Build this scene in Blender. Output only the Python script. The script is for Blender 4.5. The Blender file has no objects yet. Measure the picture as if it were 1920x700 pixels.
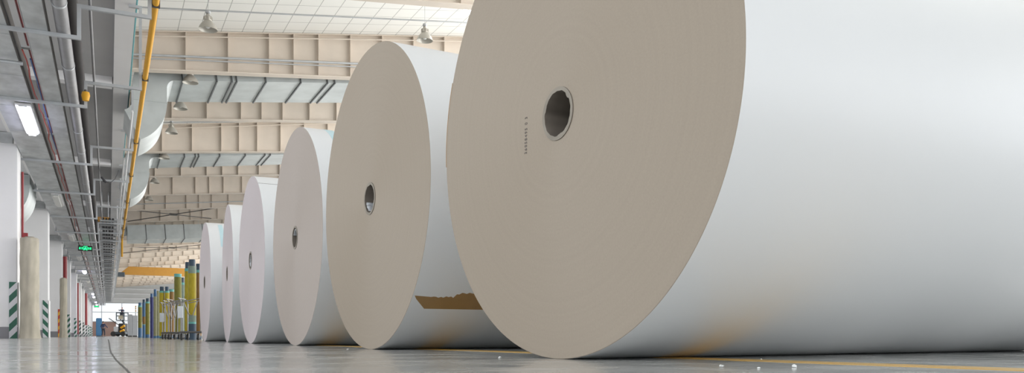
import bpy, bmesh, math, random
from mathutils import Vector, Matrix
random.seed(7)
R = math.radians
sc = bpy.context.scene
col = sc.collection

# ------------------------------------------------------------------ camera
FPX = 1540.0            # focal length in pixels of the 1920 px frame
HZ = 630.2              # pixel row of the horizon
CH = 0.0692             # camera height
YAW = math.atan(757 / FPX)
cA, sA = math.cos(YAW), math.sin(YAW)
cd = bpy.data.cameras.new('camera'); cam = bpy.data.objects.new('camera', cd); col.objects.link(cam)
cam.location = (0, 0, CH); cam.rotation_euler = (R(90), 0, -YAW)
cd.sensor_width = 36; cd.lens = 36 * FPX / 1920; cd.shift_y = (HZ - 350) / 1920
cd.clip_start = 0.02; cd.clip_end = 600
sc.camera = cam

# ------------------------------------------------------------------ light
wd = bpy.data.worlds.new('daylight'); sc.world = wd; wd.use_nodes = True
wn = wd.node_tree; bg = wn.nodes['Background']
bg.inputs[0].default_value = (0.94, 0.97, 1.0, 1); bg.inputs[1].default_value = 1.95
sc.view_settings.view_transform = 'Standard'; sc.view_settings.look = 'None'
sc.view_settings.gamma = 1; sc.view_settings.exposure = 0.0
sc.view_settings.use_curve_mapping = False
SKY = 5.0               # brightness of the skylights
TUBE = 14.0             # brightness of the lit tube fixtures
SIDE_FILL = 13200.0            # total power of the fill lamps added on the unseen right side
def area(name, loc, rot, sx, sy, power, color=(1, 1, 1)):
    l = bpy.data.lights.new(name, 'AREA'); l.shape = 'RECTANGLE'; l.size = sx; l.size_y = sy
    l.energy = power; l.color = color
    o = bpy.data.objects.new(name, l); col.objects.link(o); o.location = loc; o.rotation_euler = rot
    return o

area('near_side_fill_light', (19.8, 20, 5.4), (R(90), 0, R(90)), 38, 5.2, SIDE_FILL * .31, (1., .98, .95))  # added area lamp out of view, brightens the near roof and beams
area('far_side_fill_light', (19.8, 100, 5.4), (R(90), 0, R(90)), 64, 5.2, SIDE_FILL * .56, (1., .97, .92))  # second added lamp for the far bays, leaving the middle beams darker

# ------------------------------------------------------------------ materials
def mat(name, c, rough=.5, metal=0., var=0., scale=3., bump=0., spec=.5, c2=None, stretch=(1, 1, 1), detail=4., coat=0.):
    m = bpy.data.materials.new(name); m.use_nodes = True
    nt = m.node_tree; b = nt.nodes['Principled BSDF']
    b.inputs['Base Color'].default_value = (*c, 1); b.inputs['Roughness'].default_value = rough
    b.inputs['Metallic'].default_value = metal; b.inputs['Specular IOR Level'].default_value = spec
    b.inputs['Coat Weight'].default_value = coat
    tc = nt.nodes.new('ShaderNodeTexCoord'); mp = nt.nodes.new('ShaderNodeMapping')
    mp.inputs['Scale'].default_value = stretch
    n = nt.nodes.new('ShaderNodeTexNoise'); n.inputs['Scale'].default_value = scale; n.inputs['Detail'].default_value = detail
    nt.links.new(tc.outputs['Object'], mp.inputs[0]); nt.links.new(mp.outputs[0], n.inputs['Vector'])
    r = nt.nodes.new('ShaderNodeMix'); r.data_type = 'RGBA'
    if c2 is None:
        c2 = tuple(max(0, x * (1 - var)) for x in c); c1 = tuple(min(1, x * (1 + var * .6)) for x in c)
    else: c1 = c
    r.inputs[6].default_value = (*c1, 1); r.inputs[7].default_value = (*c2, 1)
    mr = nt.nodes.new('ShaderNodeMapRange'); mr.inputs[1].default_value = .3; mr.inputs[2].default_value = .7
    nt.links.new(n.outputs[0], mr.inputs[0]); nt.links.new(mr.outputs[0], r.inputs[0])
    nt.links.new(r.outputs[2], b.inputs['Base Color'])
    if bump:
        bp = nt.nodes.new('ShaderNodeBump'); bp.inputs['Strength'].default_value = bump; bp.inputs['Distance'].default_value = .01
        nt.links.new(n.outputs[0], bp.inputs['Height']); nt.links.new(bp.outputs[0], b.inputs['Normal'])
    return m
def emis(name, c, s):
    m = bpy.data.materials.new(name); m.use_nodes = True; nt = m.node_tree
    b = nt.nodes['Principled BSDF']; b.inputs['Base Color'].default_value = (*c, 1)
    b.inputs['Emission Color'].default_value = (*c, 1); b.inputs['Emission Strength'].default_value = s
    b.inputs['Roughness'].default_value = .4
    return m

M = {}
M['paper'] = mat('white_coated_paper', (.80, .815, .825), .36, var=.015, scale=2, spec=.7)
M['paper_edge'] = mat('stacked_paper_edge', (.47, .41, .365), .75, var=.05, scale=140, spec=.25)
M['paper_edge_lit'] = mat('stacked_paper_edge_lit', (.62, .57, .57), .75, var=.04, scale=140, spec=.25)
M['core'] = mat('cardboard_core', (.30, .27, .225), .8, var=.12, scale=20)
M['core_shaded'] = mat('cardboard_core_shaded_bore', (.17, .145, .12), .8, var=.15, scale=14)  # shade deep in the bore is painted in as darker cardboard
M['ink'] = mat('grey_ink', (.16, .14, .13), .8)
M['kraft'] = mat('brown_kraft_tape', (.36, .215, .085), .45, var=.12, scale=8)
M['blue_tape'] = mat('pale_blue_tape', (.55, .75, .80), .4)
M['white'] = mat('white_paint', (.78, .78, .79), .6, var=.03, scale=1.2)
M['soffit'] = mat('soffit_paint', (.42, .42, .425), .8, var=.05, scale=.8)
M['greyplinth'] = mat('grey_plinth_paint', (.22, .22, .24), .6, var=.05)
M['beam'] = mat('beige_steel_paint', (.66, .585, .505), .65, var=.06, scale=1.5)
M['deck'] = mat('white_ceiling_panel', (.84, .835, .80), .7, var=.02, scale=1)
M['galv'] = mat('galvanised_sheet', (.56, .58, .59), .45, metal=.6, var=.24, scale=3.5, bump=.15, stretch=(1, .6, 1), detail=7)
M['duct'] = mat('galvanised_duct', (.55, .59, .59), .5, metal=.35, var=.12, scale=1.6, bump=.05)
M['flange'] = mat('dark_duct_flange', (.12, .13, .135), .5, metal=.5)
M['steel'] = mat('galvanised_steel_section', (.50, .52, .54), .45, metal=.55, var=.06, scale=6)
M['pipegrey'] = mat('grey_lagged_pipe', (.27, .27, .28), .5, metal=.3, var=.1, scale=5)
M['pipedark'] = mat('dark_pipe', (.035, .030, .032), .6, var=.15)
M['yellow'] = mat('yellow_paint', (.72, .36, .012), .55, var=.05)
M['crane'] = mat('orange_crane_paint', (.50, .25, .04), .45, var=.05)
M['red'] = mat('red_paint', (.24, .016, .020), .4, var=.05)
M['cable'] = mat('black_cable', (.03, .03, .035), .6)
M['redcable'] = mat('red_cable', (.42, .05, .03), .5)
M['bluecable'] = mat('blue_cable', (.04, .10, .28), .5)
M['teal'] = mat('teal_cable', (.05, .24, .26), .5)
M['lampmetal'] = mat('lamp_reflector_outside', (.50, .48, .43), .4, metal=.3, var=.05)
M['lampin'] = mat('lamp_reflector_inside', (.80, .80, .78), .3, metal=.3)
M['rubber'] = mat('black_rubber', (.03, .03, .03), .7)
M['chrome'] = mat('bright_steel_tube', (.26, .255, .25), .4, metal=.5)
M['darksteel'] = mat('dark_steel', (.10, .095, .09), .5, metal=.5)
M['cloth'] = mat('beige_wrapping_cloth', (.46, .425, .345), .85, var=.18, scale=6, stretch=(1, 1, .35), bump=.6)
M['navy'] = mat('navy_cap', (.02, .045, .075), .5)
M['blue'] = mat('blue_wrap', (.03, .10, .21), .45, var=.1)
M['tealwrap'] = mat('teal_wrap', (.10, .33, .30), .45)
M['bluecab'] = mat('blue_cabinet_paint', (.05, .17, .34), .4, var=.05)
M['skin'] = mat('skin', (.50, .30, .22), .6)
M['hair'] = mat('dark_hair', (.03, .025, .02), .7)
M['jacket'] = mat('navy_work_jacket', (.035, .05, .11), .8)
M['trouser'] = mat('dark_trousers', (.035, .04, .06), .8)
M['greywall'] = mat('grey_cladding', (.66, .67, .66), .6, var=.05, scale=.4)
M['brick'] = mat('pink_brown_wall', (.42, .28, .235), .8, var=.08, scale=.6)
M['brightglass'] = emis('daylit_frosted_glazing', (.86, .90, .93), .62)
M['sky'] = emis('skylight_daylight', (1., 1., 1.), SKY)
M['tube_on'] = emis('lit_tube_diffuser', (.80, .80, 1.), TUBE)
M['tube_off'] = mat('unlit_tube_diffuser', (.72, .72, .70), .4)
M['exitgreen'] = emis('exit_green_lit', (.02, .85, .28), 2.2)
M['exitblack'] = mat('exit_sign_black', (.01, .02, .015), .4)
M['scrap'] = mat('white_paper_scrap', (.85, .86, .85), .7)
M['paleboard'] = mat('pale_board', (.62, .64, .67), .5, var=.05)
M['machgrey'] = mat('machine_grey', (.06, .08, .10), .5)
M['machpanel'] = mat('machine_cream_panel', (.55, .50, .38), .5)
M['greenglow'] = emis('green_indicator', (.10, .75, .30), .8)

def hazard(name, ca, cb, slope=1.0, period=.37):
    m = bpy.data.materials.new(name); m.use_nodes = True; nt = m.node_tree; b = nt.nodes['Principled BSDF']
    b.inputs['Roughness'].default_value = .45
    tc = nt.nodes.new('ShaderNodeTexCoord'); sp = nt.nodes.new('ShaderNodeSeparateXYZ')
    nt.links.new(tc.outputs['Object'], sp.inputs[0])
    a = nt.nodes.new('ShaderNodeMath'); a.operation = 'MULTIPLY_ADD'; a.inputs[1].default_value = -slope
    nt.links.new(sp.outputs[0], a.inputs[0]); nt.links.new(sp.outputs[2], a.inputs[2])
    d = nt.nodes.new('ShaderNodeMath'); d.operation = 'DIVIDE'; d.inputs[1].default_value = period; nt.links.new(a.outputs[0], d.inputs[0])
    f = nt.nodes.new('ShaderNodeMath'); f.operation = 'FRACT'; nt.links.new(d.outputs[0], f.inputs[0])
    g = nt.nodes.new('ShaderNodeMath'); g.operation = 'GREATER_THAN'; g.inputs[1].default_value = .52; nt.links.new(f.outputs[0], g.inputs[0])
    r = nt.nodes.new('ShaderNodeMix'); r.data_type = 'RGBA'; r.inputs[6].default_value = (*ca, 1); r.inputs[7].default_value = (*cb, 1)
    nt.links.new(g.outputs[0], r.inputs[0]); nt.links.new(r.outputs[2], b.inputs['Base Color'])
    return m
M['haz_gw'] = hazard('green_white_hazard_stripes', (.025, .13, .085), (.66, .67, .70), 1.1)
M['haz_gw2'] = hazard('green_white_hazard_stripes_falling', (.025, .13, .085), (.66, .67, .70), -1.1)
M['haz_ry'] = hazard('red_yellow_hazard_stripes', (.50, .05, .02), (.80, .42, .03), 1.1)
M['haz_bw'] = hazard('dark_white_hazard_stripes', (.03, .06, .055), (.60, .61, .63), 1.1)

# ceiling: white panels with a grid of darker joints
def grid_mat():
    m = mat('ceiling_panel_grid', (.84, .835, .80), .7, var=.015, scale=1)
    nt = m.node_tree; b = nt.nodes['Principled BSDF']; prev = b.inputs['Base Color'].links[0].from_socket
    tc = nt.nodes.new('ShaderNodeTexCoord'); sp = nt.nodes.new('ShaderNodeSeparateXYZ'); nt.links.new(tc.outputs['Object'], sp.inputs[0])
    outs = []
    for ax, per, wdt in ((0, .61, .035), (1, .70, .03)):
        d = nt.nodes.new('ShaderNodeMath'); d.operation = 'DIVIDE'; d.inputs[1].default_value = per; nt.links.new(sp.outputs[ax], d.inputs[0])
        f = nt.nodes.new('ShaderNodeMath'); f.operation = 'FRACT'; nt.links.new(d.outputs[0], f.inputs[0])
        g = nt.nodes.new('ShaderNodeMath'); g.operation = 'LESS_THAN'; g.inputs[1].default_value = wdt; nt.links.new(f.outputs[0], g.inputs[0])
        outs.append(g)
    mx = nt.nodes.new('ShaderNodeMath'); mx.operation = 'MAXIMUM'
    nt.links.new(outs[0].outputs[0], mx.inputs[0]); nt.links.new(outs[1].outputs[0], mx.inputs[1])
    r = nt.nodes.new('ShaderNodeMix'); r.data_type = 'RGBA'; r.inputs[7].default_value = (.42, .42, .40, 1)
    nt.links.new(mx.outputs[0], r.inputs[0]); nt.links.new(prev, r.inputs[6]); nt.links.new(r.outputs[2], b.inputs['Base Color'])
    return m
M['deckgrid'] = grid_mat()

def paper_edge_mat(name, c, rings=True):
    """edge of wound paper: fine concentric winding lines around the roll's axis (local x)"""
    m = mat(name, c, .62, var=.035, scale=160, spec=.35)
    nt = m.node_tree; b = nt.nodes['Principled BSDF']; prev = b.inputs['Base Color'].links[0].from_socket
    tc = nt.nodes.new('ShaderNodeTexCoord'); sp = nt.nodes.new('ShaderNodeSeparateXYZ'); nt.links.new(tc.outputs['Object'], sp.inputs[0])
    p1 = nt.nodes.new('ShaderNodeMath'); p1.operation = 'MULTIPLY'; nt.links.new(sp.outputs[1], p1.inputs[0]); nt.links.new(sp.outputs[1], p1.inputs[1])
    p2 = nt.nodes.new('ShaderNodeMath'); p2.operation = 'MULTIPLY_ADD'; nt.links.new(sp.outputs[2], p2.inputs[0]); nt.links.new(sp.outputs[2], p2.inputs[1]); nt.links.new(p1.outputs[0], p2.inputs[2])
    sq = nt.nodes.new('ShaderNodeMath'); sq.operation = 'SQRT'; nt.links.new(p2.outputs[0], sq.inputs[0])
    n = nt.nodes.new('ShaderNodeTexNoise'); n.noise_dimensions = '1D'; n.inputs['Scale'].default_value = 60; n.inputs['Detail'].default_value = 5
    nt.links.new(sq.outputs[0], n.inputs['W'])
    mr = nt.nodes.new('ShaderNodeMapRange'); mr.inputs[1].default_value = .3; mr.inputs[2].default_value = .7; mr.inputs[3].default_value = .988; mr.inputs[4].default_value = 1.012
    nt.links.new(n.outputs[0], mr.inputs[0])
    r = nt.nodes.new('ShaderNodeVectorMath'); r.operation = 'SCALE'; nt.links.new(prev, r.inputs[0]); nt.links.new(mr.outputs[0], r.inputs['Scale'])
    nt.links.new(r.outputs[0], b.inputs['Base Color'])
    b.inputs['Anisotropic'].default_value = .8
    tg = nt.nodes.new('ShaderNodeTangent'); tg.direction_type = 'RADIAL'; tg.axis = 'X'; nt.links.new(tg.outputs[0], b.inputs['Tangent'])
    return m
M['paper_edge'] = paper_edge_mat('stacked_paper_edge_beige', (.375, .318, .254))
M['paper_edge_half_lit'] = paper_edge_mat('stacked_paper_edge_rosy_lit', (.43, .375, .335))  # third roll's end: some skylight brightness mixed into the paper colour
M['paper_edge_lit'] = paper_edge_mat('stacked_paper_edge_lilac_lit', (.53, .475, .48))  # far roll ends: light from skylights and windows painted in as pale lilac

def floor_mat():
    m = bpy.data.materials.new('polished_grey_concrete'); m.use_nodes = True; nt = m.node_tree; b = nt.nodes['Principled BSDF']
    tc = nt.nodes.new('ShaderNodeTexCoord')
    def noise(sc_, det, stretch=(1, 1, 1)):
        mp = nt.nodes.new('ShaderNodeMapping'); mp.inputs['Scale'].default_value = stretch
        n = nt.nodes.new('ShaderNodeTexNoise'); n.inputs['Scale'].default_value = sc_; n.inputs['Detail'].default_value = det
        nt.links.new(tc.outputs['Object'], mp.inputs[0]); nt.links.new(mp.outputs[0], n.inputs['Vector']); return n
    n1 = noise(1.6, 8); n2 = noise(5, 6)
    r = nt.nodes.new('ShaderNodeValToRGB'); r.color_ramp.elements[0].position = .32; r.color_ramp.elements[1].position = .68
    r.color_ramp.elements[0].color = (.30, .305, .295, 1); r.color_ramp.elements[1].color = (.56, .56, .54, 1)
    nt.links.new(n1.outputs[0], r.inputs[0]); nt.links.new(r.outputs[0], b.inputs['Base Color'])
    mr = nt.nodes.new('ShaderNodeMapRange'); mr.inputs[1].default_value = .3; mr.inputs[2].default_value = .7; mr.inputs[3].default_value = .07; mr.inputs[4].default_value = .22
    nt.links.new(n2.outputs[0], mr.inputs[0]); nt.links.new(mr.outputs[0], b.inputs['Roughness'])
    b.inputs['Specular IOR Level'].default_value = .5
    bp = nt.nodes.new('ShaderNodeBump'); bp.inputs['Strength'].default_value = .03; bp.inputs['Distance'].default_value = .004
    nt.links.new(n2.outputs[0], bp.inputs['Height']); nt.links.new(bp.outputs[0], b.inputs['Normal'])
    return m
M['floor'] = floor_mat()
M['lineyellow'] = mat('worn_yellow_floor_line', (.70, .40, .06), .3, c2=(.60, .38, .10), scale=5)
M['joint'] = mat('dark_floor_joint', (.12, .12, .115), .6)

# ------------------------------------------------------------------ mesh helpers
def add_box(bm, x0, x1, y0, y1, z0, z1, mi=0):
    v = [bm.verts.new(p) for p in ((x0, y0, z0), (x1, y0, z0), (x1, y1, z0), (x0, y1, z0), (x0, y0, z1), (x1, y0, z1), (x1, y1, z1), (x0, y1, z1))]
    for f in ((0, 3, 2, 1), (4, 5, 6, 7), (0, 1, 5, 4), (1, 2, 6, 5), (2, 3, 7, 6), (3, 0, 4, 7)):
        bm.faces.new([v[i] for i in f]).material_index = mi
def add_hex(bm, p, mi=0):
    v = [bm.verts.new(q) for q in p]
    for f in ((0, 3, 2, 1), (4, 5, 6, 7), (0, 1, 5, 4), (1, 2, 6, 5), (2, 3, 7, 6), (3, 0, 4, 7)):
        bm.faces.new([v[i] for i in f]).material_index = mi
def add_tube(bm, pts, r, seg=10, mi=0, caps=True):
    pts = [Vector(p) for p in pts]; rs = r if isinstance(r, (list, tuple)) else [r] * len(pts)
    rings = []; up0 = None
    for i, p in enumerate(pts):
        t = (pts[min(i + 1, len(pts) - 1)] - pts[max(i - 1, 0)]).normalized()
        if up0 is None:
            up0 = Vector((0, 0, 1)) if abs(t.z) < .9 else Vector((1, 0, 0))
        a = t.cross(up0)
        if a.length < 1e-4: a = t.cross(Vector((0, 1, 0)))
        a.normalize(); b = a.cross(t).normalized(); up0 = b
        rings.append([bm.verts.new(p + rs[i] * (math.cos(2 * math.pi * k / seg) * a + math.sin(2 * math.pi * k / seg) * b)) for k in range(seg)])
    for i in range(len(rings) - 1):
        for k in range(seg):
            f = bm.faces.new((rings[i][k], rings[i][(k + 1) % seg], rings[i + 1][(k + 1) % seg], rings[i + 1][k])); f.smooth = True; f.material_index = mi
    if caps:
        bm.faces.new(rings[0][::-1]).material_index = mi; bm.faces.new(rings[-1]).material_index = mi
def add_lathe(bm, prof, seg=32, axis='z', c=(0, 0, 0), mi=0, close=False, smooth=True, wob=None):
    """prof: list of (along, radius)"""
    rings = []
    for i, (h, r) in enumerate(prof):
        ring = []
        for k in range(seg):
            a = 2 * math.pi * k / seg; rr = r * (wob(a, h) if wob else 1)
            if axis == 'z': p = (c[0] + rr * math.cos(a), c[1] + rr * math.sin(a), c[2] + h)
            elif axis == 'x': p = (c[0] + h, c[1] + rr * math.cos(a), c[2] + rr * math.sin(a))
            else: p = (c[0] + rr * math.sin(a), c[1] + h, c[2] + rr * math.cos(a))
            ring.append(bm.verts.new(p))
        rings.append(ring)
    n = len(rings)
    for i in range(n if close else n - 1):
        for k in range(seg):
            try:
                f = bm.faces.new((rings[i][k], rings[i][(k + 1) % seg], rings[(i + 1) % n][(k + 1) % seg], rings[(i + 1) % n][k])); f.smooth = smooth
                f.material_index = mi(i) if callable(mi) else mi
            except ValueError: pass
    if not close:
        for ring in (rings[0][::-1], rings[-1]):
            f = bm.faces.new(ring); f.material_index = mi(0) if callable(mi) else mi
def obj(name, bm, mats, parent=None, loc=None, recalc=True, sharp=35):
    if recalc: bmesh.ops.recalc_face_normals(bm, faces=bm.faces)
    me = bpy.data.meshes.new(name); bm.to_mesh(me); bm.free()
    for m in (mats if isinstance(mats, (list, tuple)) else [mats]): me.materials.append(m)
    if sharp: me.set_sharp_from_angle(angle=R(sharp))
    o = bpy.data.objects.new(name, me); col.objects.link(o)
    if parent is not None: o.parent = parent
    if loc: o.location = loc
    return o
def tag(o, label, cat, group=None, kind=None):
    o['label'] = label; o['category'] = cat
    if group: o['group'] = group
    if kind: o['kind'] = kind
    return o
def thing(name, label, cat, loc=(0, 0, 0), rz=0, group=None):
    o = bpy.data.objects.new(name, None); col.objects.link(o); o.location = loc; o.rotation_euler = (0, 0, rz)
    o.empty_display_size = .1
    return tag(o, label, cat, group)
def struct(name, bm, m, label=None, cat=None):
    o = obj(name, bm, m); o['kind'] = 'structure'
    if label: o['label'] = label; o['category'] = cat
    return o
def copy_tree(o, parent=None):
    c = o.copy(); col.objects.link(c)
    if parent is not None:
        c.parent = parent
    for ch in list(o.children): copy_tree(ch, c)
    return c
def dup(o, loc, label=None, rz=None):
    c = copy_tree(o); c.location = loc
    if label: c['label'] = label
    if rz is not None: c.rotation_euler = (0, 0, rz)
    return c
def box(name, x0, x1, y0, y1, z0, z1, m, parent=None, bev=0):
    bm = bmesh.new(); add_box(bm, x0, x1, y0, y1, z0, z1)
    if bev: bmesh.ops.bevel(bm, geom=list(bm.edges), offset=bev, segments=2, affect='EDGES')
    return obj(name, bm, m, parent)
def tube(name, pts, r, m, parent=None, seg=10):
    bm = bmesh.new(); add_tube(bm, pts, r, seg); return obj(name, bm, m, parent, sharp=50)
def at(px, py, Z):                       # world point seen at a pixel, Z metres in front of the lens plane
    X = (px - 960) / FPX * Z
    return Vector((X * cA + Z * sA, -X * sA + Z * cA, CH + (HZ - py) / FPX * Z))
def on_floor(px, Z):
    p = at(px, HZ, Z); return (p.x, p.y)

# ------------------------------------------------------------------ hall shell
V0, V1 = -14.0, 150.0
UR = 20.0; RIDGE = 21
def roofw(u): return 8.84 + .143 * (u if u < RIDGE else 2 * RIDGE - u)
bm = bmesh.new(); add_box(bm, -5.2, UR + .3, V0, V1 + .3, -.3, 0); struct('floor', bm, M['floor'])
# roof deck: two slopes with openings for the skylights
SKYL = []
v = 15.0
while v < 146: SKYL.append((9.95, 11.2, v, v + 3.1)); v += 6.0
bm = bmesh.new()
def deck_quad(u0, u1, v0, v1):
    a, b = roofw(u0), roofw(u1)
    add_hex(bm, [(u0, v0, a), (u1, v0, b), (u1, v1, b), (u0, v1, a), (u0, v0, a + .08), (u1, v0, b + .08), (u1, v1, b + .08), (u0, v1, a + .08)])
deck_quad(-.9, 9.95, V0, V1); deck_quad(11.2, UR + .3, V0, V1)
pv = V0
for (a, b, s, e) in SKYL:
    deck_quad(9.95, 11.2, pv, s); pv = e
deck_quad(9.95, 11.2, pv, V1)
struct('ceiling', bm, M['deckgrid'])
for i, (a, b, s, e) in enumerate(SKYL):
    bm = bmesh.new(); wa, wb = roofw(a) + .02, roofw(b) + .02
    add_hex(bm, [(a, s, wa), (b, s, wb), (b, e, wb), (a, e, wa), (a, s, wa + .05), (b, s, wb + .05), (b, e, wb + .05), (a, e, wa + .05)])
    o = struct('window_%d' % (i + 1), bm, M['sky'])
    o['label'] = 'bright rooflight pane in the white panelled ceiling'; o['category'] = 'skylight'; o['group'] = 'rooflights'
# walls
bm = bmesh.new(); add_box(bm, -5.0, -4.75, 13, V1, 0, 7.45); struct('wall_left', bm, M['white'])
bm = bmesh.new()                          # right wall: sill, posts and head round open daylight bays
add_box(bm, UR, UR + .25, V0, V1, 0, 1.2); add_box(bm, UR, UR + .25, V0, V1, 7.6, roofw(UR))
y = V0
while y < V1: add_box(bm, UR, UR + .25, y, y + .4, 1.2, 7.6); y += 6
struct('wall_right', bm, M['white'])
bm = bmesh.new()
add_box(bm, -5, UR, V1, V1 + .25, 5.5, 11); struct('wall_back', bm, M['greywall'])
bm = bmesh.new(); add_box(bm, -5, 1.15, V1, V1 + .25, 0, 2.35); struct('trim_1', bm, M['brick'], 'pink brown lower band of the far end wall', 'wall')
bm = bmesh.new()
add_box(bm, -5, UR, V1 + .05, V1 + .2, 2.35, 5.5); add_box(bm, 1.15, UR, V1 + .05, V1 + .2, 0, 2.35)
gz = struct('window_40', bm, M['brightglass'], 'band of bright frosted glazing in the far end wall', 'window')
bm = bmesh.new()
for z in (2.35, 3.9, 5.42): add_box(bm, -5, UR, V1 - .06, V1 + .06, z, z + .09)
u = -4
while u < UR: add_box(bm, u, u + .08, V1 - .05, V1 + .05, 2.35, 5.5); u += 3
fr = obj('window_frame', bm, M['steel'], gz)
bm = bmesh.new(); add_tube(bm, [(.1, V1 - .10, 2.95), (1.7, V1 - .10, 1.75)], .06, 8)
tag(obj('diagonal_brace', bm, M['darksteel']), 'dark diagonal brace low on the far wall beside the lift', 'brace')
# grey cladding stripes at the far end (bright ledges)
for k, (w0, w1) in enumerate(((6.1, 6.3), (6.9, 7.1), (7.7, 7.9))):
    bm = bmesh.new(); add_box(bm, -1, UR, V1 - .5, V1, w0, w1)
    struct('trim_%d' % (k + 2), bm, M['white'], 'pale horizontal ledge on the grey cladding of the far wall', 'ledge')['group'] = 'far wall ledges'

# mezzanine on the left: high soffit, low soffit, edge beam, cross beams, columns
bm = bmesh.new(); add_box(bm, -4.75, .12, V0, V1, 7.45, 7.68); add_box(bm, .12, .5, V0, V1, 7.45, 7.6)
struct('trim_6', bm, M['soffit'], 'pale underside of the mezzanine slab above the cable trays', 'ceiling')
bm = bmesh.new(); add_box(bm, .13, .54, V0, V1, 7.28, 7.46)
struct('trim_7', bm, M['white'], 'pale edge beam running the length of the mezzanine', 'beam')
bm = bmesh.new(); add_box(bm, -4.75, -2.35, V0, V1, 5.36, 5.5); add_box(bm, -2.5, -2.35, V0, V1, 5.5, 7.45)
struct('trim_8', bm, M['white'], 'low white soffit and bulkhead over the row of columns', 'ceiling')
CV = [24.9 + 12.2 * k for k in range(-1, 11)]
for k, v in enumerate(CV):
    bm = bmesh.new(); add_box(bm, -2.35, .10, v + 1.1, v + 1.5, 7.2, 7.45)
    o = struct('trim_%d' % (10 + k), bm, M['white'], 'white cross beam under the mezzanine slab', 'beam'); o['group'] = 'mezzanine cross beams'
# roof to mezzanine upstand wall
bm = bmesh.new(); add_box(bm, -1.1, -.9, V0, V1, 7.68, 8.8); struct('wall_mezzanine', bm, M['white'])

# ------------------------------------------------------------------ floor markings
bm = bmesh.new(); add_hex(bm, [(1.70, -.5, 0), (1.82, -.5, 0), (1.44, 6, 0), (1.32, 6, 0), (1.70, -.5, .0012), (1.82, -.5, .0012), (1.44, 6, .0012), (1.32, 6, .0012)])
tag(obj('floor_line', bm, M['lineyellow']), 'worn yellow line painted on the floor under the paper rolls', 'floor marking')
bm = bmesh.new(); pts = []
for (px, py) in ((246, 704), (240, 697), (236, 693), (231, 688), (224, 682), (217, 675), (213, 669), (208, 662), (206, 655), (205.5, 650), (205, 645), (204, 641), (203, 637)):
    pts.append(on_floor(px, CH * FPX / (py - HZ)))
for (a, b), (c, d) in zip(pts, pts[1:]):
    w = .0013 + .0005 * b
    q = [bm.verts.new(p) for p in ((a - w, b, .0006), (a + w, b, .0006), (c + w, d, .0006), (c - w, d, .0006))]; bm.faces.new(q)
tag(obj('floor_crack', bm, M['joint']), 'wandering dark crack in the polished floor of the aisle', 'crack')

# ------------------------------------------------------------------ paper rolls
ROLLS = [(1.2086, 2.147, 5.32, .735, 'paper_edge'), (1.205, 4.105, 3.09, .7736, 'paper_edge'), (1.190, 5.913, 1.25, .7671, 'paper_edge_half_lit'),
         (1.143, 7.633, -.01, .7446, 'paper_edge_lit'), (1.161, 9.390, -2.74, .7463, 'paper_edge_lit'), (1.089, 10.995, -.51, .7459, 'paper_edge_lit')]
RLAB = ['largest, nearest white paper roll with beige end and a printed number beside its core',
        'white paper roll second from the camera, with torn brown tape low on its side',
        'white paper roll third from the camera, pale blue tape mark at its top edge',
        'white paper roll fourth from the camera, with a sheet edge line across its top',
        'slim looking white paper roll fifth from the camera, second from the back of the row',
        'farthest white paper roll of the row, with a pale blue tape strip on its side']
RL = 2.60
roll_objs = []
for i, (u, v, rot, rad, em) in enumerate(ROLLS):
    t = thing('paper_roll', RLAB[i], 'paper roll', (u, v, 0), R(rot), 'row of paper rolls')
    rc = rad * .108
    bm = bmesh.new()
    e = .0014
    prof = [(0, rc), (0, rad - e), (e, rad), (RL - e, rad), (RL, rad - e), (RL, rc)]
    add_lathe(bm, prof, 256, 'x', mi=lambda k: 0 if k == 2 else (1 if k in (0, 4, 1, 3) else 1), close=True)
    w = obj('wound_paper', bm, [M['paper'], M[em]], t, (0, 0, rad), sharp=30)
    # core tube: slightly recessed ragged inner lip
    bm = bmesh.new()
    ri = rc * .85
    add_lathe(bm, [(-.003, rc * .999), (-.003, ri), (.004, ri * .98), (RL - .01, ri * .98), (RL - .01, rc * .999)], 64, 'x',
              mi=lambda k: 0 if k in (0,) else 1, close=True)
    for vt in bm.verts:                     # ragged inner lip
        if vt.co.x < .002 and math.hypot(vt.co.y, vt.co.z) < rc * .9:
            a = math.atan2(vt.co.z, vt.co.y); f = 1 + .008 * math.sin(7 * a + i) + .010 * math.sin(17 * a + 2 * i) - (.05 if .2 < (a + i) % 2.1 < .5 else 0)
            vt.co.y *= f; vt.co.z *= f
    obj('core_tube', bm, [M['core'], M['core_shaded']], t, (0, 0, rad))
    roll_objs.append((t, rad, rc))
def roll_local(i, px, py, side=False):
    """point on roll i (its end face, or its curved side) seen at a pixel, in the roll's local frame with origin at its axis"""
    t, rad, rc = roll_objs[i]
    inv = (Matrix.Translation(t.location) @ Matrix.Rotation(t.rotation_euler.z, 4, 'Z') @ Matrix.Translation((0, 0, rad))).inverted()
    o = inv @ Vector((0, 0, CH)); p = inv @ at(px, py, 1.0); d = p - o
    if not side:
        s = -o.x / d.x; return o + s * d
    a = d.y ** 2 + d.z ** 2; b = 2 * (o.y * d.y + o.z * d.z); c = o.y ** 2 + o.z ** 2 - rad ** 2
    D = b * b - 4 * a * c
    s = (-b - math.sqrt(max(D, 0))) / (2 * a); return o + s * d
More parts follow.
